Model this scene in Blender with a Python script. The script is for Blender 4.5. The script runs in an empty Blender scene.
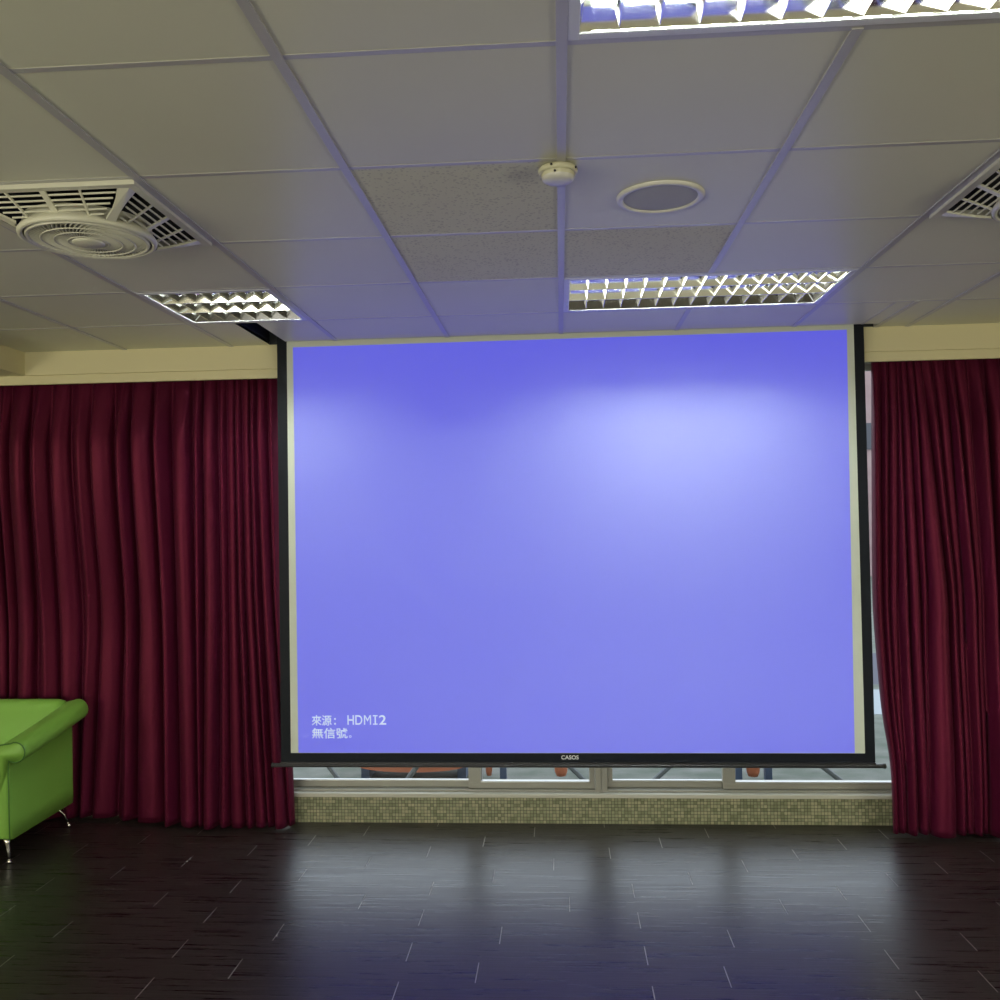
import bpy, bmesh, math, random
from mathutils import Vector, Matrix
random.seed(7)
PI = math.pi
S = bpy.context.scene
C = S.collection

# ------------------------------------------------------------------ camera
F_PX, YAW, PIT, ROL = 900.85, -0.066448, 0.0262315, -0.0163547
EYE = 1.66                       # camera height; the floor is z = 0
CZ = EYE + 0.99534               # ceiling height
cy_, sy_ = math.cos(YAW), math.sin(YAW)
FW = Vector((sy_*math.cos(PIT), cy_*math.cos(PIT), math.sin(PIT)))
RT = Vector((cy_, -sy_, 0)); UP = RT.cross(FW)
R2 = RT*math.cos(ROL)+UP*math.sin(ROL); U2 = UP*math.cos(ROL)-RT*math.sin(ROL)
cam = bpy.data.cameras.new('camera'); cam.sensor_width = 36; cam.lens = F_PX/1000*36; cam.clip_start = .05
co = bpy.data.objects.new('camera', cam); C.objects.link(co)
co.matrix_world = Matrix(((R2.x, U2.x, -FW.x, 0), (R2.y, U2.y, -FW.y, 0), (R2.z, U2.z, -FW.z, EYE), (0, 0, 0, 1)))
S.camera = co
# ------------------------------------------------------------------ world, light, exposure
W = bpy.data.worlds.new('overcast_sky'); S.world = W; W.use_nodes = True
bg = W.node_tree.nodes['Background']; bg.inputs[0].default_value = (.80, .88, 1.0, 1); bg.inputs[1].default_value = 2.8
S.view_settings.view_transform = 'Standard'; S.view_settings.look = 'None'
S.view_settings.exposure = 0.0; S.view_settings.gamma = 1.0; S.view_settings.use_curve_mapping = False
TUBE_POWER = 130.0
def area(name, loc, rot, sx, sy, power, col):
    l = bpy.data.lights.new(name, 'AREA'); l.shape = 'RECTANGLE'; l.size = sx; l.size_y = sy; l.energy = power; l.color = col
    o = bpy.data.objects.new(name, l); o.location = loc; o.rotation_euler = rot; C.objects.link(o); return o
area('added_fill_rear', (-2.5, -4.20, 1.15), (PI/2+.45, 0, 0), 4.2, 1.2, 120, (1.0, .93, .70))   # added fill lamp in an unseen rear opening, lights the ceiling
area('added_fill_left', (-5.30, -.6, 1.15), (PI/2+.40, 0, -PI/2), 4.5, 1.2, 105, (1.0, .94, .70))   # added fill lamp by the left wall, which has no window
area('added_fill_right', (5.34, -.6, 1.15), (PI/2+.40, 0, PI/2), 4.5, 1.2, 118, (1.0, .94, .72))  # added fill lamp on the windowless right side, lifts the ceiling

# ------------------------------------------------------------------ materials
def mat(name, col, rough=.5, metal=0, spec=.5, emit=None, es=0, sheen=0, bump=None, var=None, alpha=None, coat=0):
    m = bpy.data.materials.new(name); m.use_nodes = True
    nt = m.node_tree; b = nt.nodes['Principled BSDF']
    b.inputs['Base Color'].default_value = (*col, 1); b.inputs['Roughness'].default_value = rough
    b.inputs['Metallic'].default_value = metal; b.inputs['Specular IOR Level'].default_value = spec
    b.inputs['Coat Weight'].default_value = coat
    if emit: b.inputs['Emission Color'].default_value = (*emit, 1); b.inputs['Emission Strength'].default_value = es
    if sheen: b.inputs['Sheen Weight'].default_value = sheen; b.inputs['Sheen Roughness'].default_value = .4
    if bump or var:
        tc = nt.nodes.new('ShaderNodeTexCoord'); mp = nt.nodes.new('ShaderNodeMapping')
        nt.links.new(tc.outputs['Object'], mp.inputs[0])
    if bump:      # (scale xyz, strength, distance)
        mp.inputs['Scale'].default_value = bump[0]
        n = nt.nodes.new('ShaderNodeTexNoise'); n.inputs['Scale'].default_value = 1; n.inputs['Detail'].default_value = 4
        nt.links.new(mp.outputs[0], n.inputs[0])
        bp = nt.nodes.new('ShaderNodeBump'); bp.inputs['Strength'].default_value = bump[1]; bp.inputs['Distance'].default_value = bump[2]
        nt.links.new(n.outputs[0], bp.inputs['Height']); nt.links.new(bp.outputs[0], b.inputs['Normal'])
    if var:       # (scale xyz, colour a, colour b)
        mp2 = nt.nodes.new('ShaderNodeMapping'); mp2.inputs['Scale'].default_value = var[0]
        nt.links.new(tc.outputs['Object'], mp2.inputs[0])
        n = nt.nodes.new('ShaderNodeTexNoise'); n.inputs['Scale'].default_value = 1; n.inputs['Detail'].default_value = 6
        r = nt.nodes.new('ShaderNodeValToRGB'); r.color_ramp.elements[0].color = (*var[1], 1); r.color_ramp.elements[1].color = (*var[2], 1)
        r.color_ramp.elements[0].position = .35; r.color_ramp.elements[1].position = .65
        nt.links.new(mp2.outputs[0], n.inputs[0]); nt.links.new(n.outputs[0], r.inputs[0]); nt.links.new(r.outputs[0], b.inputs['Base Color'])
    return m
M = {}
M['tile'] = mat('vinyl_faced_tile', (.60, .59, .53), .36, spec=.32, var=((.8, .8, .8), (.66, .655, .49), (.69, .685, .53)), bump=((14, 14, 14), .04, .01))
M['grid'] = mat('painted_tee_bar', (.47, .46, .44), .28, spec=.7)
M['cream'] = mat('cream_paint', (.68, .62, .38), .55, spec=.3, bump=((60, 60, 60), .1, .002))
M['wall'] = mat('pale_wall_paint', (.68, .65, .52), .7, spec=.2)
M['black_slot'] = mat('black_slot', (.012, .014, .018), .6)
M['black'] = mat('black_masking', (.007, .009, .014), .5, spec=.15)
M['rail'] = mat('dark_anodised_rail', (.05, .05, .055), .3, metal=.6)
M['screenfab'] = mat('matt_white_screen', (.62, .66, .58), .85, spec=.1)
M['picture'] = mat('projected_blue_picture', (.27, .285, .33), .85, spec=.1, emit=(.018, .018, 1.0), es=.60)
M['glyph'] = mat('projected_white_lettering', (.6, .6, .6), .85, spec=.1, emit=(.32, .45, .74), es=.72)
M['logo'] = mat('white_print', (.8, .8, .8), .5)
M['whiteplastic'] = mat('white_plastic', (.70, .69, .64), .35)
M['fanwhite'] = mat('ivory_plastic', (.66, .65, .52), .35)
M['smokecream'] = mat('aged_cream_plastic', (.62, .60, .42), .4)
M['dark_inside'] = mat('dark_inside', (.03, .032, .036), .7)
M['spk'] = mat('speaker_mesh', (.44, .44, .40), .6)
M['lampframe'] = mat('white_steel', (.66, .67, .70), .28, spec=.6)
M['mirror'] = mat('bright_aluminium', (.80, .81, .80), .085, metal=1)
M['white_refl'] = mat('white_reflector', (.8, .8, .78), .4)
M['tube'] = mat('fluorescent_glass', (.9, .9, .9), .3, emit=(.93, 1.0, .90), es=TUBE_POWER)
M['alu'] = mat('grey_aluminium', (.36, .35, .31), .42, metal=.25, spec=.5)
M['alu_bright'] = mat('aluminium_bead', (.62, .62, .60), .3, metal=.5)
M['chrome'] = mat('chrome', (.78, .76, .70), .12, metal=1)
M['leather'] = mat('lime_green_leather', (.215, .43, .070), .45, spec=.35, bump=((9, 9, 9), .10, .01))
M['piping'] = mat('dark_green_piping', (.045, .15, .015), .45)
M['pave'] = mat('mossy_paving', (.30, .33, .29), .8, var=((3.5, 5, 1), (.070, .088, .062), (.145, .15, .13)))
M['road'] = mat('dark_asphalt', (.06, .06, .08), .8)
M['roadline'] = mat('road_paint', (.26, .29, .31), .7)
M['pinkwall'] = mat('pinkish_wall_paint', (.62, .42, .40), .8, var=((1, 1, 1.5), (.26, .17, .165), (.32, .225, .215)))
M['shopdark'] = mat('dark_band', (.05, .05, .06), .5)
M['orange'] = mat('orange_plastic', (.55, .17, .08), .5)
M['navy'] = mat('dark_blue_paint', (.06, .09, .16), .5)
M['steel'] = mat('grey_steel', (.13, .14, .14), .5)
M['rubber'] = mat('black_rubber', (.02, .02, .02), .7)

def perforated():
    m = mat('perforated_tile', (.56, .55, .53), .95, spec=.1); nt = m.node_tree; b = nt.nodes['Principled BSDF']
    tc = nt.nodes.new('ShaderNodeTexCoord'); v = nt.nodes.new('ShaderNodeTexVoronoi'); v.inputs['Scale'].default_value = 75
    nt.links.new(tc.outputs['Object'], v.inputs['Vector'])
    n = nt.nodes.new('ShaderNodeTexNoise'); n.inputs['Scale'].default_value = 28; nt.links.new(tc.outputs['Object'], n.inputs['Vector'])
    mt = nt.nodes.new('ShaderNodeMath'); mt.operation = 'MULTIPLY'; mt.inputs[1].default_value = .62
    nt.links.new(n.outputs[0], mt.inputs[0])
    l = nt.nodes.new('ShaderNodeMath'); l.operation = 'LESS_THAN'; nt.links.new(v.outputs['Distance'], l.inputs[0]); nt.links.new(mt.outputs[0], l.inputs[1])
    sc = nt.nodes.new('ShaderNodeMath'); sc.operation = 'MULTIPLY'; sc.inputs[1].default_value = .55; nt.links.new(l.outputs[0], sc.inputs[0])
    mx = nt.nodes.new('ShaderNodeMix'); mx.data_type = 'RGBA'
    mx.inputs[6].default_value = (.68, .67, .56, 1); mx.inputs[7].default_value = (.40, .38, .35, 1)
    nt.links.new(sc.outputs[0], mx.inputs[0]); nt.links.new(mx.outputs[2], b.inputs['Base Color'])
    return m
M['perf'] = perforated()

def curtain_mat():
    m = mat('maroon_satin_drape', (.052, .0038, .0165), .42, spec=.55, sheen=.06); nt = m.node_tree; b = nt.nodes['Principled BSDF']
    b.inputs['Specular Tint'].default_value = (1, .16, .28, 1)
    b.inputs['Sheen Tint'].default_value = (.9, .2, .35, 1)
    tc = nt.nodes.new('ShaderNodeTexCoord'); mp = nt.nodes.new('ShaderNodeMapping'); mp.inputs['Scale'].default_value = (9, 9, 2.2)
    n = nt.nodes.new('ShaderNodeTexNoise'); n.inputs['Scale'].default_value = 1; n.inputs['Detail'].default_value = 3
    bp = nt.nodes.new('ShaderNodeBump'); bp.inputs['Strength'].default_value = .22; bp.inputs['Distance'].default_value = .02
    nt.links.new(tc.outputs['Object'], mp.inputs[0]); nt.links.new(mp.outputs[0], n.inputs[0]); nt.links.new(n.outputs[0], bp.inputs['Height'])
    nt.links.new(bp.outputs[0], b.inputs['Normal'])
    return m
M['drape'] = curtain_mat()

def floor_mat():
    m = mat('dark_stained_plank', (.02, .015, .012), .3, spec=.5); nt = m.node_tree; b = nt.nodes['Principled BSDF']
    tc = nt.nodes.new('ShaderNodeTexCoord'); at = nt.nodes.new('ShaderNodeAttribute'); at.attribute_name = 'plank'
    ad = nt.nodes.new('ShaderNodeVectorMath'); ad.operation = 'ADD'; nt.links.new(tc.outputs['Object'], ad.inputs[0]); nt.links.new(at.outputs['Vector'], ad.inputs[1])
    mp = nt.nodes.new('ShaderNodeMapping'); mp.inputs['Scale'].default_value = (2.2, 55, 1); nt.links.new(ad.outputs[0], mp.inputs[0])
    n = nt.nodes.new('ShaderNodeTexNoise'); n.inputs['Scale'].default_value = 1; n.inputs['Detail'].default_value = 7; n.inputs['Roughness'].default_value = .65
    nt.links.new(mp.outputs[0], n.inputs[0])
    r = nt.nodes.new('ShaderNodeValToRGB'); r.color_ramp.elements[0].position = .32; r.color_ramp.elements[0].color = (.004, .003, .0028, 1)
    r.color_ramp.elements[1].position = .72; r.color_ramp.elements[1].color = (.030, .023, .020, 1)
    nt.links.new(n.outputs[0], r.inputs[0]); nt.links.new(r.outputs[0], b.inputs['Base Color'])
    rr = nt.nodes.new('ShaderNodeMapRange'); rr.inputs['From Min'].default_value = .3; rr.inputs['From Max'].default_value = .7
    rr.inputs['To Min'].default_value = .22; rr.inputs['To Max'].default_value = .42
    nt.links.new(n.outputs[0], rr.inputs[0]); nt.links.new(rr.outputs[0], b.inputs['Roughness'])
    bp = nt.nodes.new('ShaderNodeBump'); bp.inputs['Strength'].default_value = .35; bp.inputs['Distance'].default_value = .004
    nt.links.new(n.outputs[0], bp.inputs['Height']); nt.links.new(bp.outputs[0], b.inputs['Normal'])
    return m
M['plank'] = floor_mat()
M['gap'] = mat('pale_joint', (.40, .38, .36), .8)

def mosaic():
    m = mat('glass_mosaic', (.3, .3, .2), .3, spec=.5); nt = m.node_tree; b = nt.nodes['Principled BSDF']
    tc = nt.nodes.new('ShaderNodeTexCoord'); sp = nt.nodes.new('ShaderNodeSeparateXYZ'); nt.links.new(tc.outputs['Object'], sp.inputs[0])
    def mth(op, a, bb=None):
        x = nt.nodes.new('ShaderNodeMath'); x.operation = op
        for i, v in enumerate((a, bb)):
            if v is None: continue
            if isinstance(v, (int, float)): x.inputs[i].default_value = v
            else: nt.links.new(v, x.inputs[i])
        return x.outputs[0]
    P = .0179
    u = mth('DIVIDE', sp.outputs['X'], P); v = mth('DIVIDE', sp.outputs['Z'], P)
    fu = mth('FRACT', u); fv = mth('FRACT', v)
    g = mth('MAXIMUM', mth('LESS_THAN', fu, .13), mth('LESS_THAN', fv, .13))
    cb = nt.nodes.new('ShaderNodeCombineXYZ'); nt.links.new(mth('FLOOR', u), cb.inputs[0]); nt.links.new(mth('FLOOR', v), cb.inputs[1])
    wn = nt.nodes.new('ShaderNodeTexWhiteNoise'); wn.noise_dimensions = '3D'; nt.links.new(cb.outputs[0], wn.inputs['Vector'])
    r = nt.nodes.new('ShaderNodeValToRGB'); r.color_ramp.elements[0].color = (.17, .18, .10, 1); r.color_ramp.elements[1].color = (.40, .37, .24, 1)
    e = r.color_ramp.elements.new(.5); e.color = (.28, .29, .18, 1)
    nt.links.new(wn.outputs['Value'], r.inputs[0])
    mx = nt.nodes.new('ShaderNodeMix'); mx.data_type = 'RGBA'; mx.inputs[7].default_value = (.05, .045, .035, 1)
    nt.links.new(g, mx.inputs[0]); nt.links.new(r.outputs[0], mx.inputs[6]); nt.links.new(mx.outputs[2], b.inputs['Base Color'])
    return m
M['mosaic'] = mosaic()
def glassm():
    m = bpy.data.materials.new('window_glass'); m.use_nodes = True; nt = m.node_tree; nt.nodes.clear()
    o = nt.nodes.new('ShaderNodeOutputMaterial'); t = nt.nodes.new('ShaderNodeBsdfTransparent'); t.inputs[0].default_value = (.88, .92, .92, 1)
    g = nt.nodes.new('ShaderNodeBsdfGlossy'); g.inputs['Roughness'].default_value = .02
    f = nt.nodes.new('ShaderNodeFresnel'); f.inputs[0].default_value = 1.45; mx = nt.nodes.new('ShaderNodeMixShader')
    nt.links.new(f.outputs[0], mx.inputs[0]); nt.links.new(t.outputs[0], mx.inputs[1]); nt.links.new(g.outputs[0], mx.inputs[2]); nt.links.new(mx.outputs[0], o.inputs[0])
    return m
M['glass'] = glassm()

# ------------------------------------------------------------------ mesh helpers
def box(bm, x0, x1, y0, y1, z0, z1, mi=0):
    v = [bm.verts.new((x, y, z)) for z in (z0, z1) for y in (y0, y1) for x in (x0, x1)]
    for f in ((0, 2, 3, 1), (4, 5, 7, 6), (0, 1, 5, 4), (2, 6, 7, 3), (0, 4, 6, 2), (1, 3, 7, 5)):
        bm.faces.new([v[i] for i in f]).material_index = mi
def poly(bm, pts, mi=0):
    f = bm.faces.new([bm.verts.new(p) for p in pts]); f.material_index = mi; return f
def prism(bm, pts, z0, z1):      # xy outline pulled along z
    n = len(pts); a = [bm.verts.new((p[0], p[1], z0)) for p in pts]; b = [bm.verts.new((p[0], p[1], z1)) for p in pts]
    bm.faces.new(a[::-1]); bm.faces.new(b)
    for i in range(n): bm.faces.new((a[i], a[(i+1) % n], b[(i+1) % n], b[i]))
def lathe(bm, prof, cx=0, cy=0, n=64):   # prof: (r, z)
    rings = []
    for r, z in prof:
        rings.append([bm.verts.new((cx+r*math.cos(2*PI*k/n), cy+r*math.sin(2*PI*k/n), z)) for k in range(n)] if r > 1e-6 else [bm.verts.new((cx, cy, z))])
    for a, b in zip(rings, rings[1:]):
        for k in range(n):
            q = [a[k % len(a)], a[(k+1) % len(a)], b[(k+1) % len(b)], b[k % len(b)]]
            q = list(dict.fromkeys(q))
            if len(q) > 2: bm.faces.new(q)
def tube(bm, pts, rads, n=10):
    pts = [Vector(p) for p in pts]; rads = rads if hasattr(rads, '__len__') else [rads]*len(pts); rings = []
    t0 = (pts[1]-pts[0]).normalized(); u = t0.orthogonal().normalized()
    for i, p in enumerate(pts):
        t = (pts[min(i+1, len(pts)-1)]-pts[max(i-1, 0)]).normalized()
        u = (u-t*u.dot(t)).normalized(); w = t.cross(u)
        rings.append([bm.verts.new(p+(u*math.cos(2*PI*k/n)+w*math.sin(2*PI*k/n))*rads[i]) for k in range(n)])
    for a, b in zip(rings, rings[1:]):
        for k in range(n): bm.faces.new((a[k], a[(k+1) % n], b[(k+1) % n], b[k]))
    bm.faces.new(rings[0][::-1]); bm.faces.new(rings[-1])
def obj(name, bm, m, parent=None, smooth=False, bevel=0, subd=0):
    bmesh.ops.recalc_face_normals(bm, faces=bm.faces)
    me = bpy.data.meshes.new(name); bm.to_mesh(me); bm.free()
    for x in (m if isinstance(m, list) else [m]): me.materials.append(x)
    if smooth:
        for p in me.polygons: p.use_smooth = True
    o = bpy.data.objects.new(name, me); C.objects.link(o)
    if parent: o.parent = parent
    if bevel:
        b = o.modifiers.new('bevel', 'BEVEL'); b.width = bevel; b.segments = 3; b.limit_method = 'ANGLE'
    if subd:
        s = o.modifiers.new('sub', 'SUBSURF'); s.levels = subd; s.render_levels = subd
    return o
def tag(o, label, cat, group=None):
    o['label'] = label; o['category'] = cat
    if group: o['group'] = group
    return o
def thing(name, label, cat, loc=(0, 0, 0), rz=0, group=None):
    o = bpy.data.objects.new(name, None); C.objects.link(o); o.location = loc; o.rotation_euler = (0, 0, rz); o.empty_display_size = .05
    return tag(o, label, cat, group)
def struct(name, bm, m, parent=None, **k):
    o = obj(name, bm, m, parent, **k)
    if not parent: o['kind'] = 'structure'
    return o
def dup(root, loc, rz, label):
    r = root.copy(); C.objects.link(r); r.location = loc; r.rotation_euler = (0, 0, rz); r['label'] = label
    for ch in list(root.children):
        c = ch.copy(); C.objects.link(c); c.parent = r
        for g in ch.children:
            d = g.copy(); C.objects.link(d); d.parent = c
    return r
def quick(fn, *a, **k):
    bm = bmesh.new(); fn(bm, *a, **k); return bm
def ray(px, py):
    return FW+R2*((px-500)/F_PX)-U2*((py-500)/F_PX)
def at_y(px, py, Y):
    d = ray(px, py); return d.x*Y/d.y, EYE+d.z*Y/d.y

# ------------------------------------------------------------------ grid numbers
GX, GY, G = .02075, 1.24878, .6
def gx(i): return GX+i*G
def gy(j): return GY+j*G
FACE = 4.80                      # soffit face above the drapes
XL, XR, YB = -5.38, 5.42, -4.15  # room extents
# ------------------------------------------------------------------ floor
bm = bmesh.new(); lay = bm.loops.layers.float_vector.new('plank') if hasattr(bm.loops.layers, 'float_vector') else None
PW, PL, k_ = .1524, .9144, 1.0122
known = {0: -1.513, 1: -1.237, 2: -1.513, 3: -1.170, 4: -1.513, 5: -1.797, 6: -1.513, 7: -1.242, 8: -1.868, 9: -1.592, 10: -1.326, 11: -1.07, 12: -1.6}
y0 = 3.099*k_
rows = int((y0-YB)/PW)+1
j = -rows
box(bm, XL, XR, YB, 5.4, -.06, -.0025, 1)
rv = random.Random(3)
while y0+j*PW < 5.35:
    off = known.get(j, -1.513+(rv.random()*.9 if j % 2 else .0))*k_
    x = off-PL*math.ceil((off-XL)/PL)
    ya, yb = max(YB, y0+j*PW), min(5.35, y0+(j+1)*PW)
    while x < XR:
        a, b = max(XL, x+.0020), min(XR, x+PL-.0020)
        if b-a > .01:
            f = poly(bm, [(a, ya, 0), (b, ya, 0), (b, yb, 0), (a, yb, 0)], 0)
            if lay:
                rnd = Vector((rv.random()*20, rv.random()*20, 0))
                for l in f.loops: l[lay] = rnd
        x += PL
    j += 1
struct('floor', bm, [M['plank'], M['gap']])

# ------------------------------------------------------------------ ceiling tiles (holes where something is let in)
PERF = {(-1, 2), (-1, 3), (0, 3)}
fix_light = [(0, 0, 2), (0, 4, 2), (-3, 4, 1), (-7, 0, 2), (-7, 4, 2), (4, -4, 2), (-4, -6, 2), (0, -6, 2), (5, 1, 2)]   # (col, row, tiles wide); those out of view are added for room light
fix_fan = [(-3, 2), (2, 2)]
holes = set()
for c, r, n in fix_light:
    for q in range(n): holes.add((c+q, r))
for c in fix_fan: holes.add(c)
SX0, SX1 = -1.565, -1.455        # short slot of the screen housing, running into the room
SY0 = 4.722                      # long slot in which the screen hangs
bm = bmesh.new()
def trect(x0, x1, y0, y1, mi):
    if x1-x0 > .004 and y1-y0 > .004: box(bm, x0, x1, y0, y1, CZ, CZ+.015, mi)
for r in range(-9, 6):
    for c in range(-9, 9):
        if (c, r) in holes: continue
        x0, x1, ya, yb = gx(c)+.002, gx(c+1)-.002, gy(r)+.002, min(gy(r+1)-.002, FACE)
        x0, x1, ya = max(x0, XL), min(x1, XR), max(ya, YB)
        mi = 1 if (c, r) in PERF else 0
        if r == 5:
            ye = SY0
            if c == -3:
                trect(x0, SX0, ya, FACE, mi); trect(SX1, x1, ya, ye, mi); continue
            if c == 2:
                trect(x0, 1.566, ya, ye, mi); trect(1.572, 1.65, ya, ye, mi); trect(1.67, x1, ya, FACE, mi); trect(1.65, 1.67, ye, FACE, mi); continue
            trect(x0, x1, ya, ye if -3 < c < 2 else FACE, mi)
        else: trect(x0, x1, ya, yb, mi)
struct('ceiling', bm, [M['tile'], M['perf']])
# tee bars
bm = bmesh.new(); H_ = .012
def cut(lo, hi, spans):
    out = [(lo, hi)]
    for a, b in spans:
        nx = []
        for p, q in out:
            if b <= p or a >= q: nx.append((p, q)); continue
            if a > p: nx.append((p, a))
            if b < q: nx.append((b, q))
        out = nx
    return out
for c in range(-8, 9):
    x = gx(c)
    if not XL < x < XR: continue
    sp = [(gy(r), gy(r+1)) for cc, r, n in fix_light if n == 2 and cc+1 == c]
    hi = FACE if (c <= -3 or c >= 3) else SY0
    for a, b in cut(YB, hi, sp): box(bm, x-H_, x+H_, a, b, CZ-.004, CZ+.02)
for r in range(-8, 6):
    y = gy(r)
    if y < YB: continue
    for a, b in cut(XL, XR, []): box(bm, a, b, y-H_*.75, y+H_*.75, CZ-.0012, CZ+.02)
box(bm, 1.648, 1.672, gy(5), FACE, CZ-.004, CZ+.02); box(bm, 1.56, 1.572, gy(5), SY0, CZ-.002, CZ+.02)
struct('trim_1', bm, M['grid'])
# roof slab that closes the void, black lining of the screen slot
bm = bmesh.new(); box(bm, XL, XR, YB, 5.4, CZ+.45, CZ+.55)
struct('trim_2', bm, M['dark_inside'])
bm = bmesh.new()
for (a, b, c, d) in ((SX0-.004, SX0, gy(5), FACE), (SX1, SX1+.004, gy(5), SY0), (SX1, 1.65, SY0-.004, SY0), (1.65, 1.654, SY0, FACE), (SX0, 1.65, FACE-.004, FACE-.0005)):
    box(bm, a, b, c, d, CZ+.001, CZ+.30)
box(bm, SX0, 1.65, gy(5), FACE, CZ+.30, CZ+.31)
struct('trim_3', bm, M['black_slot'])

# ------------------------------------------------------------------ soffit, lip, side bulkhead, walls
struct('wall_soffit', quick(box, XL, XR, FACE, 5.13, 2.526, CZ+.3), M['cream'])
bm = bmesh.new(); box(bm, XL, XR, FACE+.012, FACE+.03, 2.476, 2.526)
struct('trim_4', bm, M['cream'], bevel=.002)
struct('wall_bulkhead', quick(box, -3.75, -2.955, YB, FACE-.0005, 2.526, CZ+.2), M['cream'])
bm = bmesh.new()
box(bm, XL, -1.62, 5.12, 5.32, 0, 2.9); box(bm, 2.62, XR, 5.12, 5.32, 0, 2.9); box(bm, -1.62, 2.62, 5.12, 5.32, 2.525, 2.9)
struct('wall_window', bm, M['wall'])
bm = bmesh.new(); box(bm, -1.545, 2.62, 5.02, 5.30, 0, .142)
struct('wall_low_mosaic', bm, M['mosaic'])
bm = bmesh.new(); box(bm, -1.545, 2.62, 5.012, 5.30, .1425, .166)
struct('trim_5', bm, mat('stone_ledge', (.52, .50, .44), .5), bevel=.004)
struct('wall_left', quick(box, XL-.2, XL, YB, 5.32, 0, 2.9), M['wall'])
struct('wall_right', quick(box, XR, XR+.2, YB, 5.32, 0, 2.9), M['wall'])
bm = bmesh.new()
box(bm, XL, -4.7, YB-.2, YB, 0, 2.9); box(bm, -.3, XR, YB-.2, YB, 0, 2.9); box(bm, -4.7, -.3, YB-.2, YB, 0, .55); box(bm, -4.7, -.3, YB-.2, YB, 1.9, 2.9)
struct('wall_rear', bm, M['wall'])

# ------------------------------------------------------------------ windows behind the screen
def window(name, x0, x1, xm0, xm1, first):
    ZB, ZT, Y = .167, 2.524, 5.045
    bm = bmesh.new()      # outer frame
    box(bm, x0, x0+.032, Y, Y+.09, ZB, ZT); box(bm, x1-.032, x1, Y, Y+.09, ZB, ZT)
    box(bm, x0+.032, x1-.032, Y, Y+.09, ZB, ZB+.012); box(bm, x0+.032, x1-.032, Y, Y+.09, ZT-.02, ZT)
    w = struct(name, bm, M['alu'], bevel=.002)
    for k, (a, b, dy) in enumerate(((x0+.034, xm1, .018 if first else .045), (xm0, x1-.034, .045 if first else .018))):
        yy = Y+dy; st = .04 if k else .04
        bm = bmesh.new(); box(bm, a, a+(.07 if k else .03), yy, yy+.024, ZB+.014, ZT-.022); box(bm, b-(.03 if k else .07), b, yy, yy+.024, ZB+.014, ZT-.022)
        box(bm, a, b, yy-.001, yy+.025, ZB+.014, ZB+.047); box(bm, a, b, yy-.001, yy+.025, ZT-.055, ZT-.022)
        s = obj('sash', bm, M['alu'], w, bevel=.0015)
        bm = bmesh.new(); aa = a+(.07 if k else .03); bb = b-(.03 if k else .07)
        box(bm, aa, bb, yy-.004, yy+.02, ZB+.0475, ZB+.0545)
        obj('glazing_bead', bm, M['alu_bright'], s)
        bm = bmesh.new(); poly(bm, [(aa, yy+.012, ZB+.045), (bb, yy+.012, ZB+.045), (bb, yy+.012, ZT-.05), (aa, yy+.012, ZT-.05)])
        obj('pane', bm, M['glass'], s)
    return w
window('window_1', -1.62, .199, -.54, -.465, False)
window('window_2', .201, 2.02, .865, .94, False)
window('window_3', 2.022, 2.62, 2.28, 2.35, False)
# unseen rear window frame, added around the rear fill lamp
bm = bmesh.new()
for x in (-4.7, -3.24, -1.8, -.38): box(bm, x, x+.08, YB-.12, YB-.04, .55, 1.9)
box(bm, -4.7, -.3, YB-.12, YB-.04, .55, .63); box(bm, -4.7, -.3, YB-.12, YB-.04, 1.82, 1.9)
struct('window_4', bm, M['alu'])

# ------------------------------------------------------------------ projection screen
SYP = 4.75
scr = thing('projection_screen', 'large black-bordered pull-down projection screen showing a blue no-signal picture', 'projection screen', (0, SYP, .38))
L = lambda x, y, z: (x, y-SYP, z-.38)
XLO, XRO, ZBO = -1.509, 1.583, .405
def flat(x0, x1, z0, z1, y0, y1):
    bm = bmesh.new(); box(bm, x0, x1, y0-SYP, y1-SYP, z0-.38, z1-.38); return bm
ZT = CZ+.12
obj('screen_fabric', flat(XLO+.0535, XRO-.0505, .456, ZT, SYP, SYP+.0012), M['screenfab'], scr)
bm = flat(XLO, XLO+.0535, ZBO, ZT, SYP, SYP+.0012)
box(bm, XRO-.0505, XRO, 0, .0012, ZBO-.38, ZT-.38); box(bm, XLO+.0535, XRO-.0505, 0, .0012, ZBO-.38, .456-.38)
bd = obj('black_border', bm, M['black'], scr)
bm = bmesh.new(); yy = -.0012
pic = poly(bm, [(-1.414, yy, .458-.38), (1.481, yy, .458-.38), (1.497, yy, 2.634-.38), (-1.421, yy, 2.628-.38)])
pic = obj('projected_picture', bm, M['picture'], scr); pic['label'] = 'plain blue projected picture'
bm = bmesh.new(); tube(bm, [L(XLO-.042, SYP-.002, .392), L(XRO+.038, SYP-.002, .392)], .0105, 12)
box(bm, XLO, XRO, -.010, .006, .398-.38, .409-.38)
br = obj('bottom_bar', bm, M['rail'], scr, smooth=False)
for x in (XLO-.05, XRO+.038):
    bm = bmesh.new(); tube(bm, [L(x, SYP-.002, .392), L(x+.012, SYP-.002, .392)], .0125, 12); obj('end_cap', bm, M['rubber'], br)
bm = bmesh.new(); box(bm, XLO-.02, XRO+.02, -.015, .035, ZT-.38, ZT-.38+.13); obj('screen_housing', bm, M['black_slot'], scr)
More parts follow.
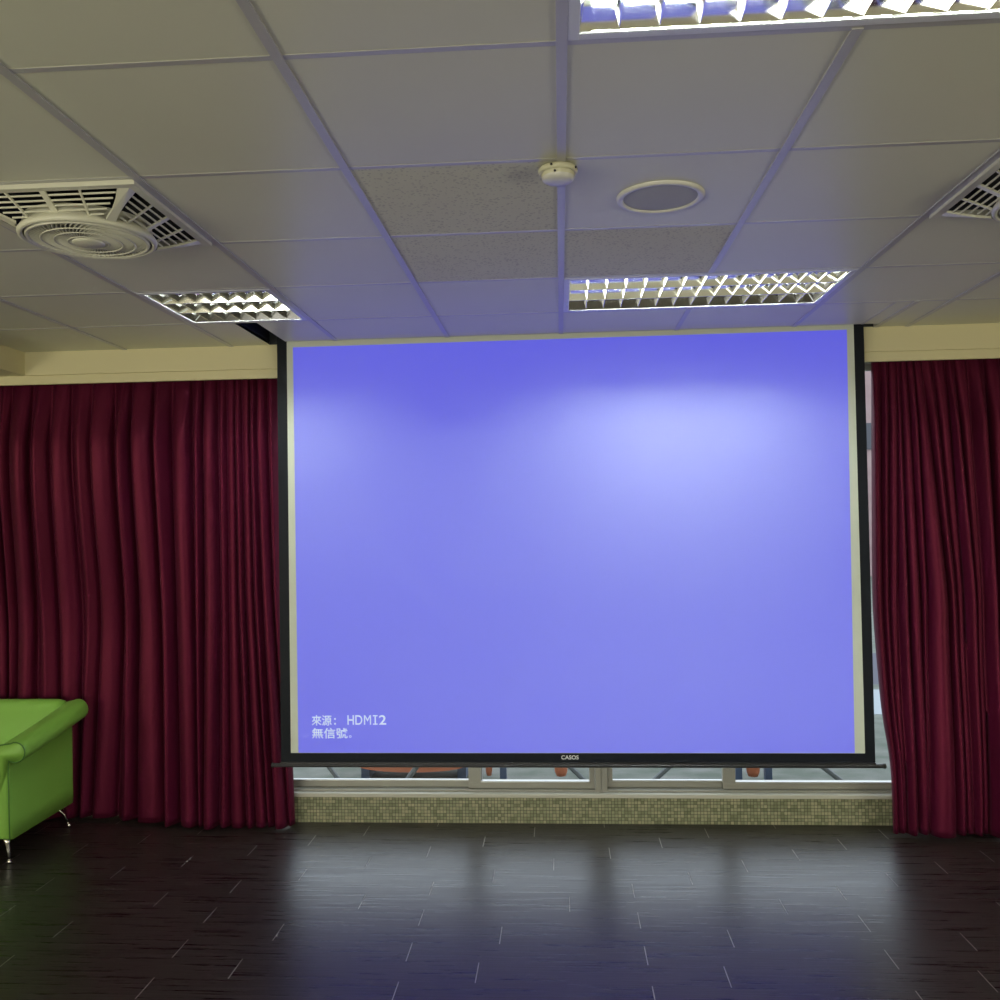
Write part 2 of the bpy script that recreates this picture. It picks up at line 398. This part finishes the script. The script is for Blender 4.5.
def text(body, x, z, h, w, m, parent, name, y=-.003, off=.014):
    cu = bpy.data.curves.new(name, 'FONT'); cu.body = body; cu.size = 1; cu.extrude = 0; cu.offset = off
    t = bpy.data.objects.new(name+'_src', cu); C.objects.link(t)
    dg = bpy.context.evaluated_depsgraph_get(); me = bpy.data.meshes.new_from_object(t.evaluated_get(dg))
    bpy.data.objects.remove(t)
    vs = [v.co for v in me.vertices]
    x0, x1, z0, z1 = min(v.x for v in vs), max(v.x for v in vs), min(v.y for v in vs), max(v.y for v in vs)
    for v in me.vertices: v.co = Vector((x+(v.co.x-x0)/(x1-x0)*w, y, z-.38+(v.co.y-z0)/(z1-z0)*h))
    me.materials.clear(); me.materials.append(m)
    o = bpy.data.objects.new(name, me); C.objects.link(o); o.parent = parent; return o
text('來源', -1.340, .601, .056, .108, M['glyph'], pic, 'caption_lettering')
text(':', -1.219, .606, .036, .010, M['glyph'], pic, 'caption_lettering')
text('HD', -1.147, .606, .050, .080, M['glyph'], pic, 'caption_lettering', off=.008)
text('2', -.977, .606, .050, .038, M['glyph'], pic, 'caption_lettering')
bm = bmesh.new()
for q in ([(-1.058, .606), (-1.0515, .606), (-1.0515, .656), (-1.058, .656)], [(-1.0265, .606), (-1.020, .606), (-1.020, .656), (-1.0265, .656)],
          [(-1.0515, .656), (-1.0515, .646), (-1.039, .622), (-1.039, .635)], [(-1.0265, .656), (-1.0265, .646), (-1.039, .622), (-1.039, .635)]):
    poly(bm, [(p[0], -.003, p[1]-.38) for p in q])
for a, b, c, d in ((-1.001, -.994, .606, .656), (-1.010, -.985, .606, .612), (-1.010, -.985, .650, .656)): poly(bm, [(a, -.003, c-.38), (b, -.003, c-.38), (b, -.003, d-.38), (a, -.003, d-.38)])
obj('caption_lettering', bm, M['glyph'], pic)
text('無信號', -1.340, .533, .056, .193, M['glyph'], pic, 'caption_lettering')
text('。', -1.139, .537, .013, .013, M['glyph'], pic, 'caption_lettering')
text('CASOS', -.017, .424, .021, .090, M['logo'], bd, 'brand_lettering', y=-.0015)

# ------------------------------------------------------------------ drapes
def drape(name, label, val, Yf, ztop, zbot, nz=70):
    """val: fold valleys as picture columns at three heights (top, middle, bottom)"""
    LV = (390, 600, 715, 755, 820)
    zs = [at_y(880 if val[0][0] > 500 else 150, l, 4.94)[1] for l in LV]
    cols = []
    for v in val:
        v = v if len(v) == 5 else (v[0], v[1], v[1]+(v[2]-v[1])*.52, v[1]+(v[2]-v[1])*.70, v[2])
        cols.append([at_y(p, l, 4.94)[0] for p, l in zip(v, LV)])
    def lin(cx, z):
        for k in range(4):
            if z >= zs[k+1] or k == 3: return cx[k]+(cx[k+1]-cx[k])*(z-zs[k])/(zs[k+1]-zs[k])
    def interp(cx, z): return sum(lin(cx, min(2.5, z+d*.05)) for d in (-2, -1, 0, 1, 2))/5
    rr = random.Random(len(val)); NS = 12
    asym = [rr.uniform(.30, .70) for _ in val]; dep = [rr.uniform(.75, 1.2) for _ in val]; hem = [rr.uniform(-.006, .008) for _ in val]
    bm = bmesh.new(); grid = []
    for iz in range(nz+1):
        tz = iz/nz; row = []
        for k in range(len(val)-1):
            for s in range(NS if k < len(val)-2 else NS+1):
                u = s/NS
                zb = zbot+hem[k]*(1-u)+hem[k+1]*u
                z = ztop+(zb-ztop)*tz
                a, b = interp(cols[k], z), interp(cols[k+1], z); w = b-a
                # asymmetric rounded fold with a sharp valley
                m_ = asym[k]; uu = .5*u/m_ if u < m_ else .5+.5*(u-m_)/(1-m_)
                h = math.sin(PI*uu)**.75
                A = min(.10 if cols[k][4] > -2.62 else .072, w*1.0)*dep[k]*(.35+.65*min(1, (ztop-z)/.35))
                A *= 1+.08*math.sin(z*2.2+k*1.7)
                x = a+w*(u+.07*math.sin(2*PI*u)*(1 if k % 2 else -1))
                x += .004*math.sin(z*1.9+k*2.1)*math.sin(PI*u)
                y = Yf(x, z)-A*h
                row.append(bm.verts.new((x, y, z)))
        grid.append(row)
    for a, b in zip(grid, grid[1:]):
        for i in range(len(a)-1): bm.faces.new((a[i], a[i+1], b[i+1], b[i]))
    o = obj(name, bm, M['drape'], None, smooth=True)
    sd = o.modifiers.new('thickness', 'SOLIDIFY'); sd.thickness = .003; sd.offset = 1
    return tag(o, label, 'curtain')
VL = [(x, x-8, x-14) for x in range(-420, -140, 20)]+[(-120, -130, -140), (-92, -100, -100), (-64, -64, -60), (-40, -38, -35), (-18, -16, -15), (0, -6, -6), (12, 5, 2), (33, 24, 20), (53, 48, 52), (71, 70, 66), (93, 91, 81), (115, 114, 105), (133, 134, 130), (154, 157, 162),
      (173, 175, 179), (192, 195, 198), (204, 206, 205), (217, 221, 219), (226, 229, 232), (234, 238, 246), (241, 246, 256), (249, 254, 268), (257, 264, 276), (266, 274, 288), (277, 285, 294)]
VR = [(872, 873, 880, 887, 889), (880, 881, 886, 891, 893), (888, 889, 893, 897, 899), (896, 897, 899, 901, 902), (901, 908, 913), (907, 919, 921), (915, 927, 924), (924, 946, 949), (935, 957, 960), (946, 963, 967), (956, 976, 976), (967, 982, 981), (985, 997, 1001), (1000, 1012, 1014), (1020, 1030, 1034), (1044, 1052, 1056), (1066, 1072, 1080), (1090, 1100, 1102)]
def sm(t): t = max(0, min(1, t)); return t*t*(3-2*t)
yl = lambda x, z: 4.955+.145*sm((-1.95-x)/.6)*sm((2.2-z)/1.2)
yr = lambda x, z: 4.945-.07*sm((1.2-z)/1.1)
drape('curtain', 'maroon floor-length curtain left of the screen, behind the green sofa', VL, yl, 2.524, .010)
drape('curtain', 'maroon floor-length curtain right of the screen, edge bulging at the bottom', VR, yr, 2.524, .016)
bm = bmesh.new(); box(bm, XL, -1.40, 4.93, 4.955, 2.5245, 2.5255); box(bm, 1.55, XR, 4.93, 4.955, 2.5245, 2.5255)
struct('trim_6', bm, M['whiteplastic'])

# ------------------------------------------------------------------ recessed louvre lights
def make_light(w, d, label, loc):
    t = thing('ceiling_light', label, 'ceiling light', loc, 0, 'recessed louvre lights in the ceiling grid')
    B = .024; x0, x1, y0, y1 = .012, w-.012, .012, d-.012
    bm = bmesh.new()
    for a, b, c, e in ((x0, x0+B, y0, y1), (x1-B, x1, y0, y1), (x0+B, x1-B, y0, y0+B), (x0+B, x1-B, y1-B, y1)):
        box(bm, a, b, c, e, -.0035, .0005)
    obj('frame', bm, M['lampframe'], t, bevel=.0015)
    ix0, ix1, iy0, iy1 = x0+B, x1-B, y0+B, y1-B
    bm = bmesh.new(); T = .085
    for q in (((ix0, iy0, .004), (ix1, iy0, .004), (ix1, iy0, T), (ix0, iy0, T)), ((ix0, iy1, .004), (ix1, iy1, .004), (ix1, iy1, T), (ix0, iy1, T)),
              ((ix0, iy0, .004), (ix0, iy1, .004), (ix0, iy1, T), (ix0, iy0, T)), ((ix1, iy0, .004), (ix1, iy1, .004), (ix1, iy1, T), (ix1, iy0, T)),
              ((ix0, iy0, T), (ix1, iy0, T), (ix1, iy1, T), (ix0, iy1, T))): poly(bm, q)
    h = obj('housing', bm, M['white_refl'], t)
    NR, D = 3, .044; rw = (iy1-iy0)/NR
    wf = lambda s, a, b: a+(b-a)*s**1.5         # parabolic flank
    bm = bmesh.new(); ns = 5
    for k in range(NR+1):                       # long reflectors between the rows
        yc = iy0+k*rw
        for sg in (-1, 1):
            if (k == 0 and sg < 0) or (k == NR and sg > 0): continue
            Dk, wk = (.078, .026) if k in (0, NR) else (.041, .0105)
            for s in range(ns):
                s0, s1 = s/ns, (s+1)/ns; a, b = .0015+(wk-.0015)*s0, .0015+(wk-.0015)*s1
                poly(bm, [(ix0, yc+sg*a, .001+Dk*s0), (ix1, yc+sg*a, .001+Dk*s0), (ix1, yc+sg*b, .001+Dk*s1), (ix0, yc+sg*b, .001+Dk*s1)])
        box(bm, ix0, ix1, max(iy0, yc-.0015), min(iy1, yc+.0015), 0, .0012)
    n = round((ix1-ix0)/.079); cw = (ix1-ix0)/n
    for r in range(NR):
        ya, yb = iy0+r*rw+.0015, iy0+(r+1)*rw-.0015
        for k in range(0, n+1):
            xc = ix0+k*cw
            for sg in (-1, 1):
                if (k == 0 and sg < 0) or (k == n and sg > 0): continue
                for s in range(ns):
                    s0, s1 = s/ns, (s+1)/ns; a, b = wf(s0, .001, .008), wf(s1, .001, .008); o0, o1 = wf(s0, 0, .0075), wf(s1, 0, .0075)
                    poly(bm, [(xc+sg*a, ya+o0, .003+(D-.016)*s0), (xc+sg*a, yb-o0, .003+(D-.016)*s0), (xc+sg*b, yb-o1, .003+(D-.016)*s1), (xc+sg*b, ya+o1, .003+(D-.016)*s1)])
            if 0 < k < n: poly(bm, [(xc-.001, ya, .003), (xc+.001, ya, .003), (xc+.001, yb, .003), (xc-.001, yb, .003)])
    obj('louvre', bm, M['mirror'], t)
    for r in range(NR):
        yc = iy0+(r+.5)*rw
        bm = bmesh.new(); tube(bm, [(ix0+.03, yc, .047), (ix1-.03, yc, .047)], .008, 10)
        tb = obj('tube', bm, M['tube'], t, smooth=True)
        for a, b in ((ix0+.010, ix0+.03), (ix1-.03, ix1-.010)):
            bm = bmesh.new(); tube(bm, [(a, yc, .047), (b, yc, .047)], .0095, 10); obj('end_cap', bm, M['whiteplastic'], tb)
    return t
big = small = None
names = {(0, 0): 'long recessed louvre light cut off by the top edge of the ceiling', (0, 4): 'long recessed louvre light just in front of the screen, right of centre',
         (-3, 4): 'square bright recessed louvre light beside the upper left corner of the screen',
         (-7, 0): 'unseen recessed louvre light added for room light, further left', (-7, 4): 'unseen recessed louvre light added for room light, beyond the bulkhead', (4, -4): 'unseen recessed louvre light added for room light, rear right',
         (-4, -6): 'unseen recessed louvre light added for room light, rear left', (0, -6): 'unseen recessed louvre light added for room light, rear centre', (5, 1): 'unseen recessed louvre light added for room light, far right'}
for c, r, n in fix_light:
    loc = (gx(c), gy(r), CZ)
    if n == 2:
        if big is None: big = make_light(1.2, .6, names[(c, r)], loc)
        else: dup(big, loc, 0, names[(c, r)])
    else: small = make_light(.6, .6, names[(c, r)], loc)

# ------------------------------------------------------------------ cassette fans
def make_fan(loc, label):
    t = thing('ceiling_fan', label, 'ceiling fan', loc, 0, 'square cassette fans in the ceiling grid')
    Z = -.010
    bm = bmesh.new()      # cover plate: rim, four arms to the corners
    o, i = .288, .262
    for a, b, c, d in ((-o, o, i, o), (-o, o, -o, -i), (i, o, -i, i), (-o, -i, -i, i)): box(bm, a, b, c, d, Z-.004, .003)
    for k in range(4):
        R = Matrix.Rotation(k*PI/2, 3, 'Z')
        P = [(.262, .226), (.262, .262), (.226, .262), (.200, .222), (.172, .188), (.140, .160), (.160, .140), (.188, .172), (.222, .200)]
        lo = [-.3]*9
        P3 = []
        for p in P:
            dd = max(p); P3.append(R @ Vector((p[0], p[1], Z-.004-max(0, .262-dd)*.52)))
        a = [bm.verts.new(p) for p in P3]; b = [bm.verts.new((p.x, p.y, p.z+.008)) for p in P3]
        bm.faces.new(a); bm.faces.new(b[::-1])
        for q in range(len(P)): bm.faces.new((a[q], a[(q+1) % len(P)], b[(q+1) % len(P)], b[q]))
    obj('cover_plate', bm, M['fanwhite'], t)
    for k in range(4):    # four louvred intakes
        bm = bmesh.new()
        zz = lambda dd: Z-.002-(.262-dd)*.52
        for q in range(6):
            dd = .262-.0175*(q+1); hw = dd-.032; z_ = zz(dd)
            box(bm, -hw, hw, dd-.0018, dd+.0018, z_, z_+.005)
        def strip(xa, xb, hw):
            for e, f_ in ((0, 1),):
                q0 = [(xa-hw, .262, zz(.262)-.001), (xa+hw, .262, zz(.262)-.001), (xb+hw, .145, zz(.145)-.001), (xb-hw, .145, zz(.145)-.001)]
                va = [bm.verts.new(p) for p in q0]; vb = [bm.verts.new((p[0], p[1], p[2]+.007)) for p in q0]
                bm.faces.new(va); bm.faces.new(vb[::-1])
                for t_ in range(4): bm.faces.new((va[t_], va[(t_+1) % 4], vb[(t_+1) % 4], vb[t_]))
        strip(0, 0, .009); strip(.112, .088, .003); strip(-.112, -.088, .003)
        gobj = obj('intake_grille', bm, M['fanwhite'], t); gobj.rotation_euler = (0, 0, k*PI/2)
    bm = bmesh.new(); lathe(bm, [(.187, -.02), (.192, -.050), (.199, -.056), (.2045, -.066), (.202, -.075), (.194, -.078), (.189, -.076), (.187, -.070), (.187, -.02)], n=72)
    obj('outer_ring', bm, M['fanwhite'], t, smooth=True)
    bm = bmesh.new(); lathe(bm, [(.182, -.02), (.1825, -.073), (.180, -.0785), (.174, -.0785), (.171, -.075), (.171, -.070)], n=72)
    for rr_, zz in ((.060, -.0815), (.100, -.0810), (.138, -.0800)):
        tubes = [(rr_*math.cos(2*PI*q/48), rr_*math.sin(2*PI*q/48), zz) for q in range(49)]
        tube(bm, tubes, .0022, 6)
    NRB = 64
    for q in range(NRB):
        a0 = 2*PI*q/NRB; pts = []
        for s in range(7):
            f = s/6; r_ = .044+(.176-.044)*f; an = a0+.55*f
            pts.append((r_, an, -.0820+.006*f*f))
        for (r0, n0, z0), (r1, n1, z1) in zip(pts, pts[1:]):
            hw0, hw1 = .0011, .0011; pa = []
            for r_, an, z_ in ((r0, n0, z0), (r1, n1, z1)):
                cx, cyv = r_*math.cos(an), r_*math.sin(an); tx, ty = -math.sin(an)*.0013, math.cos(an)*.0013
                pa.append(((cx-tx, cyv-ty, z_), (cx+tx, cyv+ty, z_), (cx+tx, cyv+ty, z_+.012), (cx-tx, cyv-ty, z_+.012)))
            A, B = pa
            for e in range(4): poly(bm, [A[e], A[(e+1) % 4], B[(e+1) % 4], B[e]])
    gd = obj('fan_guard', bm, M['fanwhite'], t)
    bm = bmesh.new(); lathe(bm, [(.048, -.070), (.048, -.084), (.042, -.088), (0, -.089)], n=40)
    obj('hub_cap', bm, M['fanwhite'], gd, smooth=True)
    bm = bmesh.new()
    lathe(bm, [(0, -.07), (.05, -.07), (.05, .0), (0, .0)], n=24)
    for q in range(5):
        a = 2*PI*q/5
        for s in range(4):
            a0, a1 = a+s*.16, a+(s+1)*.16; za, zb = -.070+.010*s, -.070+.010*(s+1)
            poly(bm, [(.05*math.cos(a0), .05*math.sin(a0), za), (.172*math.cos(a0), .172*math.sin(a0), za), (.172*math.cos(a1), .172*math.sin(a1), zb), (.05*math.cos(a1), .05*math.sin(a1), zb)])
    obj('fan_blades', bm, mat('grey_blade', (.30, .30, .26), .5), t)
    bm = bmesh.new()
    o = .268
    for q in (((-o, -o), (o, -o)), ((o, -o), (o, o)), ((o, o), (-o, o)), ((-o, o), (-o, -o))):
        (a, b), (c, d) = q; poly(bm, [(a, b, .002), (c, d, .002), (c, d, .2), (a, b, .2)])
    poly(bm, [(-o, -o, .2), (o, -o, .2), (o, o, .2), (-o, o, .2)])
    obj('housing', bm, M['dark_inside'], t)
    return t
fan = make_fan((gx(-3)+.3, gy(2)+.3, CZ), 'ivory square ceiling fan with round guard, left of the screen')
dup(fan, (gx(2)+.3, gy(2)+.3, CZ), 0, 'square ceiling fan cut off by the right edge, only one corner grille visible')

# ------------------------------------------------------------------ speaker and smoke detector
t = thing('ceiling_speaker', 'round white-rimmed flush ceiling speaker with grey grille', 'speaker', (.324, 2.768, CZ))
bm = bmesh.new(); lathe(bm, [(.134, .0), (.133, -.006), (.126, -.010), (.117, -.009), (.112, -.003), (.112, .002)], n=72)
obj('rim', bm, M['whiteplastic'], t, smooth=True)
bm = bmesh.new(); lathe(bm, [(.1125, -.004), (.08, -.006), (0, -.007)], n=72)
obj('grille', bm, M['spk'], t, smooth=True)
t = thing('smoke_detector', 'small cream dome smoke detector on the tee-bar crossing', 'smoke detector', (.011, 2.505, CZ-.004))
bm = bmesh.new(); lathe(bm, [(0, 0), (.052, 0), (.055, -.004), (.0545, -.012), (.050, -.016), (.048, -.016)], n=48)
bs = obj('base', bm, M['smokecream'], t, smooth=True)
bm = bmesh.new(); lathe(bm, [(.047, -.0155), (.047, -.021), (.045, -.024), (.045, -.026)], n=48)
obj('sensing_slot', bm, M['smokecream'], t, smooth=True)
bm = bmesh.new(); lathe(bm, [(.046, -.026), (.044, -.032), (.036, -.037), (.018, -.040), (0, -.0405)], n=48)
o = obj('dome', bm, M['whiteplastic'], t, smooth=True); o['label'] = 'whiter lower dome'
for a, z in ((-1.9, -.007), (-1.75, -.023), (-.5, -.008)):
    bm = bmesh.new(); tube(bm, [(.052*math.cos(a)*(.9 if z < -.02 else 1), .052*math.sin(a)*(.9 if z < -.02 else 1), z), (.058*math.cos(a)*(.87 if z < -.02 else 1), .058*math.sin(a)*(.87 if z < -.02 else 1), z)], .0035, 8)
    obj('vent_hole', bm, M['rubber'], t)

# ------------------------------------------------------------------ green sofa
SXR, SYF, SYK = -2.752, 4.34, 4.955      # right side face, front, back
sofa = thing('sofa', 'lime green leather sofa with rolled arm and slim chrome legs', 'sofa', (-3.46, 4.65, 0))
def LS(p): return (p[0]+3.46, p[1]-4.65, p[2])
def arm(mir):
    def sec(y):
        f = (y-SYF)/(SYK-SYF); f = max(0, min(1, f))
        zt = .612+.100*(f**1.15); R = .050+.008*f
        cx, cz = SXR+.030-.014*f, zt-R
        tuck = SXR-.004-.020*f
        pts = [(SXR+.002-.022*f, .127), (SXR-.001-.022*f, .22), (tuck, .36), (tuck-.002, cz-.085), (tuck+.001, cz-R*.85)]
        for a in range(-100, 121, 20): pts.append((cx+R*math.cos(math.radians(a)), cz+R*math.sin(math.radians(a))))
        pts += [(SXR-.045, zt-.014-.0*f), (SXR-.085, zt-.045), (SXR-.115, zt-.10), (SXR-.13, zt-.18), (SXR-.135, .30), (SXR-.135, .127)]
        return pts
    ys = [SYF, SYF+.004, SYF+.02]+[SYF+.02+(SYK-SYF-.04)*k/8 for k in range(1, 9)]+[SYK-.008, SYK-.002, SYK]
    bm = bmesh.new(); rings = []
    for idx, y in enumerate(ys):
        pts = sec(y); cxm = sum(p[0] for p in pts)/len(pts); czm = sum(p[1] for p in pts)/len(pts)
        sc = {0: .955, 1: .985, len(ys)-1: .93, len(ys)-2: .97}.get(idx, 1)
        rings.append([bm.verts.new(LS((((p[0]-cxm)*sc+cxm) if not mir else (2*-3.46-((p[0]-cxm)*sc+cxm)), y, (p[1]-czm)*sc+czm))) for p in pts])
    n = len(rings[0])
    for a, b in zip(rings, rings[1:]):
        for k in range(n): bm.faces.new((a[k], a[(k+1) % n], b[(k+1) % n], b[k]))
    bm.faces.new(rings[0]); bm.faces.new(rings[-1][::-1])
    o = obj('arm', bm, M['leather'], sofa, smooth=True)
    # piping along the edge of the front panel
    p0 = [p for p in sec(SYF)]
    path = p0[0:-1]
    bm = bmesh.new(); tube(bm, [LS((p[0]-.003 if not mir else 2*-3.46-p[0]+.003, SYF-.002, p[1])) for p in path], .0035, 6)
    obj('piping', bm, M['piping'], o, smooth=True)
arm(False); arm(True)
def rbox(x0, x1, y0, y1, z0, z1, name, m, bev=.03, parent=sofa, crown=0):
    bm = bmesh.new(); a, b = LS((x0, y0, z0)), LS((x1, y1, z1)); box(bm, a[0], b[0], a[1], b[1], a[2], b[2])
    o = obj(name, bm, m, parent, smooth=True); bv = o.modifiers.new('bevel', 'BEVEL'); bv.width = bev; bv.segments = 5; return o
XI0, XI1 = -4.172+.135, SXR-.135
rbox(-4.172+.10, SXR-.10, SYF+.02, SYK-.02, .128, .30, 'base', M['leather'], .012)
mid = (XI0+XI1)/2
rbox(XI0+.002, mid-.002, SYF+.005, SYK-.15, .302, .425, 'seat_cushion', M['leather'], .03)
rbox(mid+.002, XI1-.002, SYF+.005, SYK-.15, .302, .425, 'seat_cushion', M['leather'], .03)
# back: curved section pulled along x, rolled at the top
bm = bmesh.new()
prof = [(SYK-.02, .129), (SYK, .30), (SYK+.005, .55), (SYK+.006, .66), (SYK-.004, .700), (SYK-.030, .718), (SYK-.065, .716), (SYK-.100, .690), (SYK-.125, .63), (SYK-.150, .50), (SYK-.17, .40), (SYK-.17, .129)]
xs = [-4.172+.03, -4.172+.05, -4.0, -3.7, -3.46, -3.2, -2.95, SXR-.06, SXR-.032]
rings = [[bm.verts.new(LS((x, p[0]+(.01 if i in (0, len(xs)-1) else 0), p[1]-(.010 if i in (0, len(xs)-1) else 0)))) for p in prof] for i, x in enumerate(xs)]
for a, b in zip(rings, rings[1:]):
    for k in range(len(prof)): bm.faces.new((a[k], a[(k+1) % len(prof)], b[(k+1) % len(prof)], b[k]))
bm.faces.new(rings[0]); bm.faces.new(rings[-1][::-1])
obj('backrest', bm, M['leather'], sofa, smooth=True, subd=1)
# legs: slim tapered chrome in front, bowed at the back
def leg(pts, rad):
    bm = bmesh.new(); tube(bm, [LS(p) for p in pts], rad, 12)
    lo = LS(pts[-1]); bmesh.ops.create_uvsphere(bm, u_segments=12, v_segments=8, radius=.011, matrix=Matrix.Translation(Vector(lo)+Vector((0, 0, .0105-lo[2]))))
    return obj('leg', bm, M['chrome'], sofa, smooth=True)
for sx, xb in ((1, SXR-.045), (-1, -4.172+.045)):
    leg([(xb, SYF+.04, .130), (xb+sx*.004, SYF+.04, .10), (xb+sx*.012, SYF+.038, .06), (xb+sx*.018, SYF+.036, .012)], [.018, .013, .009, .006])
    leg([(xb-sx*.06, SYK-.10, .130), (xb-sx*.035, SYK-.075, .118), (xb-sx*.0, SYK-.05, .075), (xb+sx*.020, SYK-.035, .012)], [.009, .008, .006, .005])

# ------------------------------------------------------------------ outside
GZ = -.12
struct('ground_outside', quick(box, -12, 14, 5.33, 9.9, GZ-.1, GZ), M['pave'])
bm = bmesh.new(); box(bm, -30, 32, 9.9, 12.2, GZ-.1, GZ, 0); box(bm, -30, 32, 8.4, 9.6, GZ+.0005, GZ+.002, 1); box(bm, -30, 32, 12.2, 40, GZ-.1, GZ, 2)
struct('ground_road', bm, [M['road'], M['roadline'], M['pave']])
bd_ = thing('building', 'pinkish building across the street, glimpsed in the gap right of the screen', 'building', (0, 28, GZ))
bm = bmesh.new(); box(bm, -26, 30, 0, 6, 0, 6.4); obj('wall', bm, M['pinkwall'], bd_)
bm = bmesh.new(); box(bm, -26, 30, -.05, -.001, 3.85, 4.65); obj('dark_fascia', bm, M['shopdark'], bd_)
def bench(px, w, label):
    Y = 6.20; x, z = at_y(px, 772.5, Y); z -= GZ
    t = thing('bench', label, 'bench', (x, Y+.2, GZ))
    pts = [(-w/2*math.cos(PI*k/12), -.045*math.sin(PI*k/12)) for k in range(13)]; pts += [(w/2, .20), (-w/2, .20)]
    n = len(pts); bm = bmesh.new()
    a = [bm.verts.new((p[0], -.2, z+.045+p[1])) for p in pts]; b = [bm.verts.new((p[0], .2, z+.045+p[1])) for p in pts]
    for q in range(n): bm.faces.new((a[q], a[(q+1) % n], b[(q+1) % n], b[q]))
    bm.faces.new(a); bm.faces.new(b[::-1])
    obj('seat', bm, M['orange'], t)
    for sx in (-1, 1):
        bm = bmesh.new(); box(bm, sx*(w/2-.03)-.03, sx*(w/2-.03)+.03, -.10, .15, 0, z+.05); obj('leg', bm, M['navy'], t)
bench(411, .74, 'low orange bench outside behind the left window panes')
def stool(px, w, posts, label):
    Y = 6.30; x, z = at_y(px, 770, Y)
    t = thing('stool', label, 'stool', (x, Y, GZ))
    bm = bmesh.new(); lathe(bm, [(0, .36), (w*.9, .36), (w, .33), (w*.8, .06), (w*.6, .03), (0, .03)], n=20); obj('body', bm, M['orange'], t, smooth=True)
    for sx in posts:
        bm = bmesh.new(); box(bm, sx-.022, sx+.022, -.03, .03, 0, .50); obj('leg', bm, M['navy'], t)
stool(489, .028, (-.07, .10), 'orange stool outside beside the left window mullion')
stool(561, .055, (), 'orange stool outside near the middle window post')
stool(753, .055, (-.10, .10), 'orange stool between dark posts outside the right window')
def trestle(p0, p1, label):
    bm = bmesh.new(); tube(bm, [p0, p1], .017, 8); v = Vector(p1)-Vector(p0)
    tube(bm, [Vector(p0), Vector(p0)+Vector((0, .12, 0))], .017, 8)
    for q in bm.verts: q.co -= Vector(p1)
    o = obj('metal_strut', bm, M['steel']); o.location = p1; tag(o, label, 'strut', None)
Yt = 5.85
for (xa, xb, lb) in ((322, 342, 'leaning metal strut outside, leftmost in the window strip'), (424, 404, 'leaning metal strut outside, before the low orange bench'), (560, 588, 'leaning metal strut outside, left of the middle window post'),
                     (680, 650, 'leaning metal strut outside, right of the middle window post'), (810, 845, 'thick leaning metal strut outside, right end of the window strip')):
    x1, z1 = at_y(xb, 784, Yt); x0, z0 = at_y(xa, 757, Yt)
    s = (z1-GZ-.017)/(z0-z1); trestle((x0+(x0-x1)*.8, Yt, z0+(z0-z1)*.8), (x1, Yt, z1) if z1 > GZ+.017 else (x1, Yt, GZ+.017), lb)
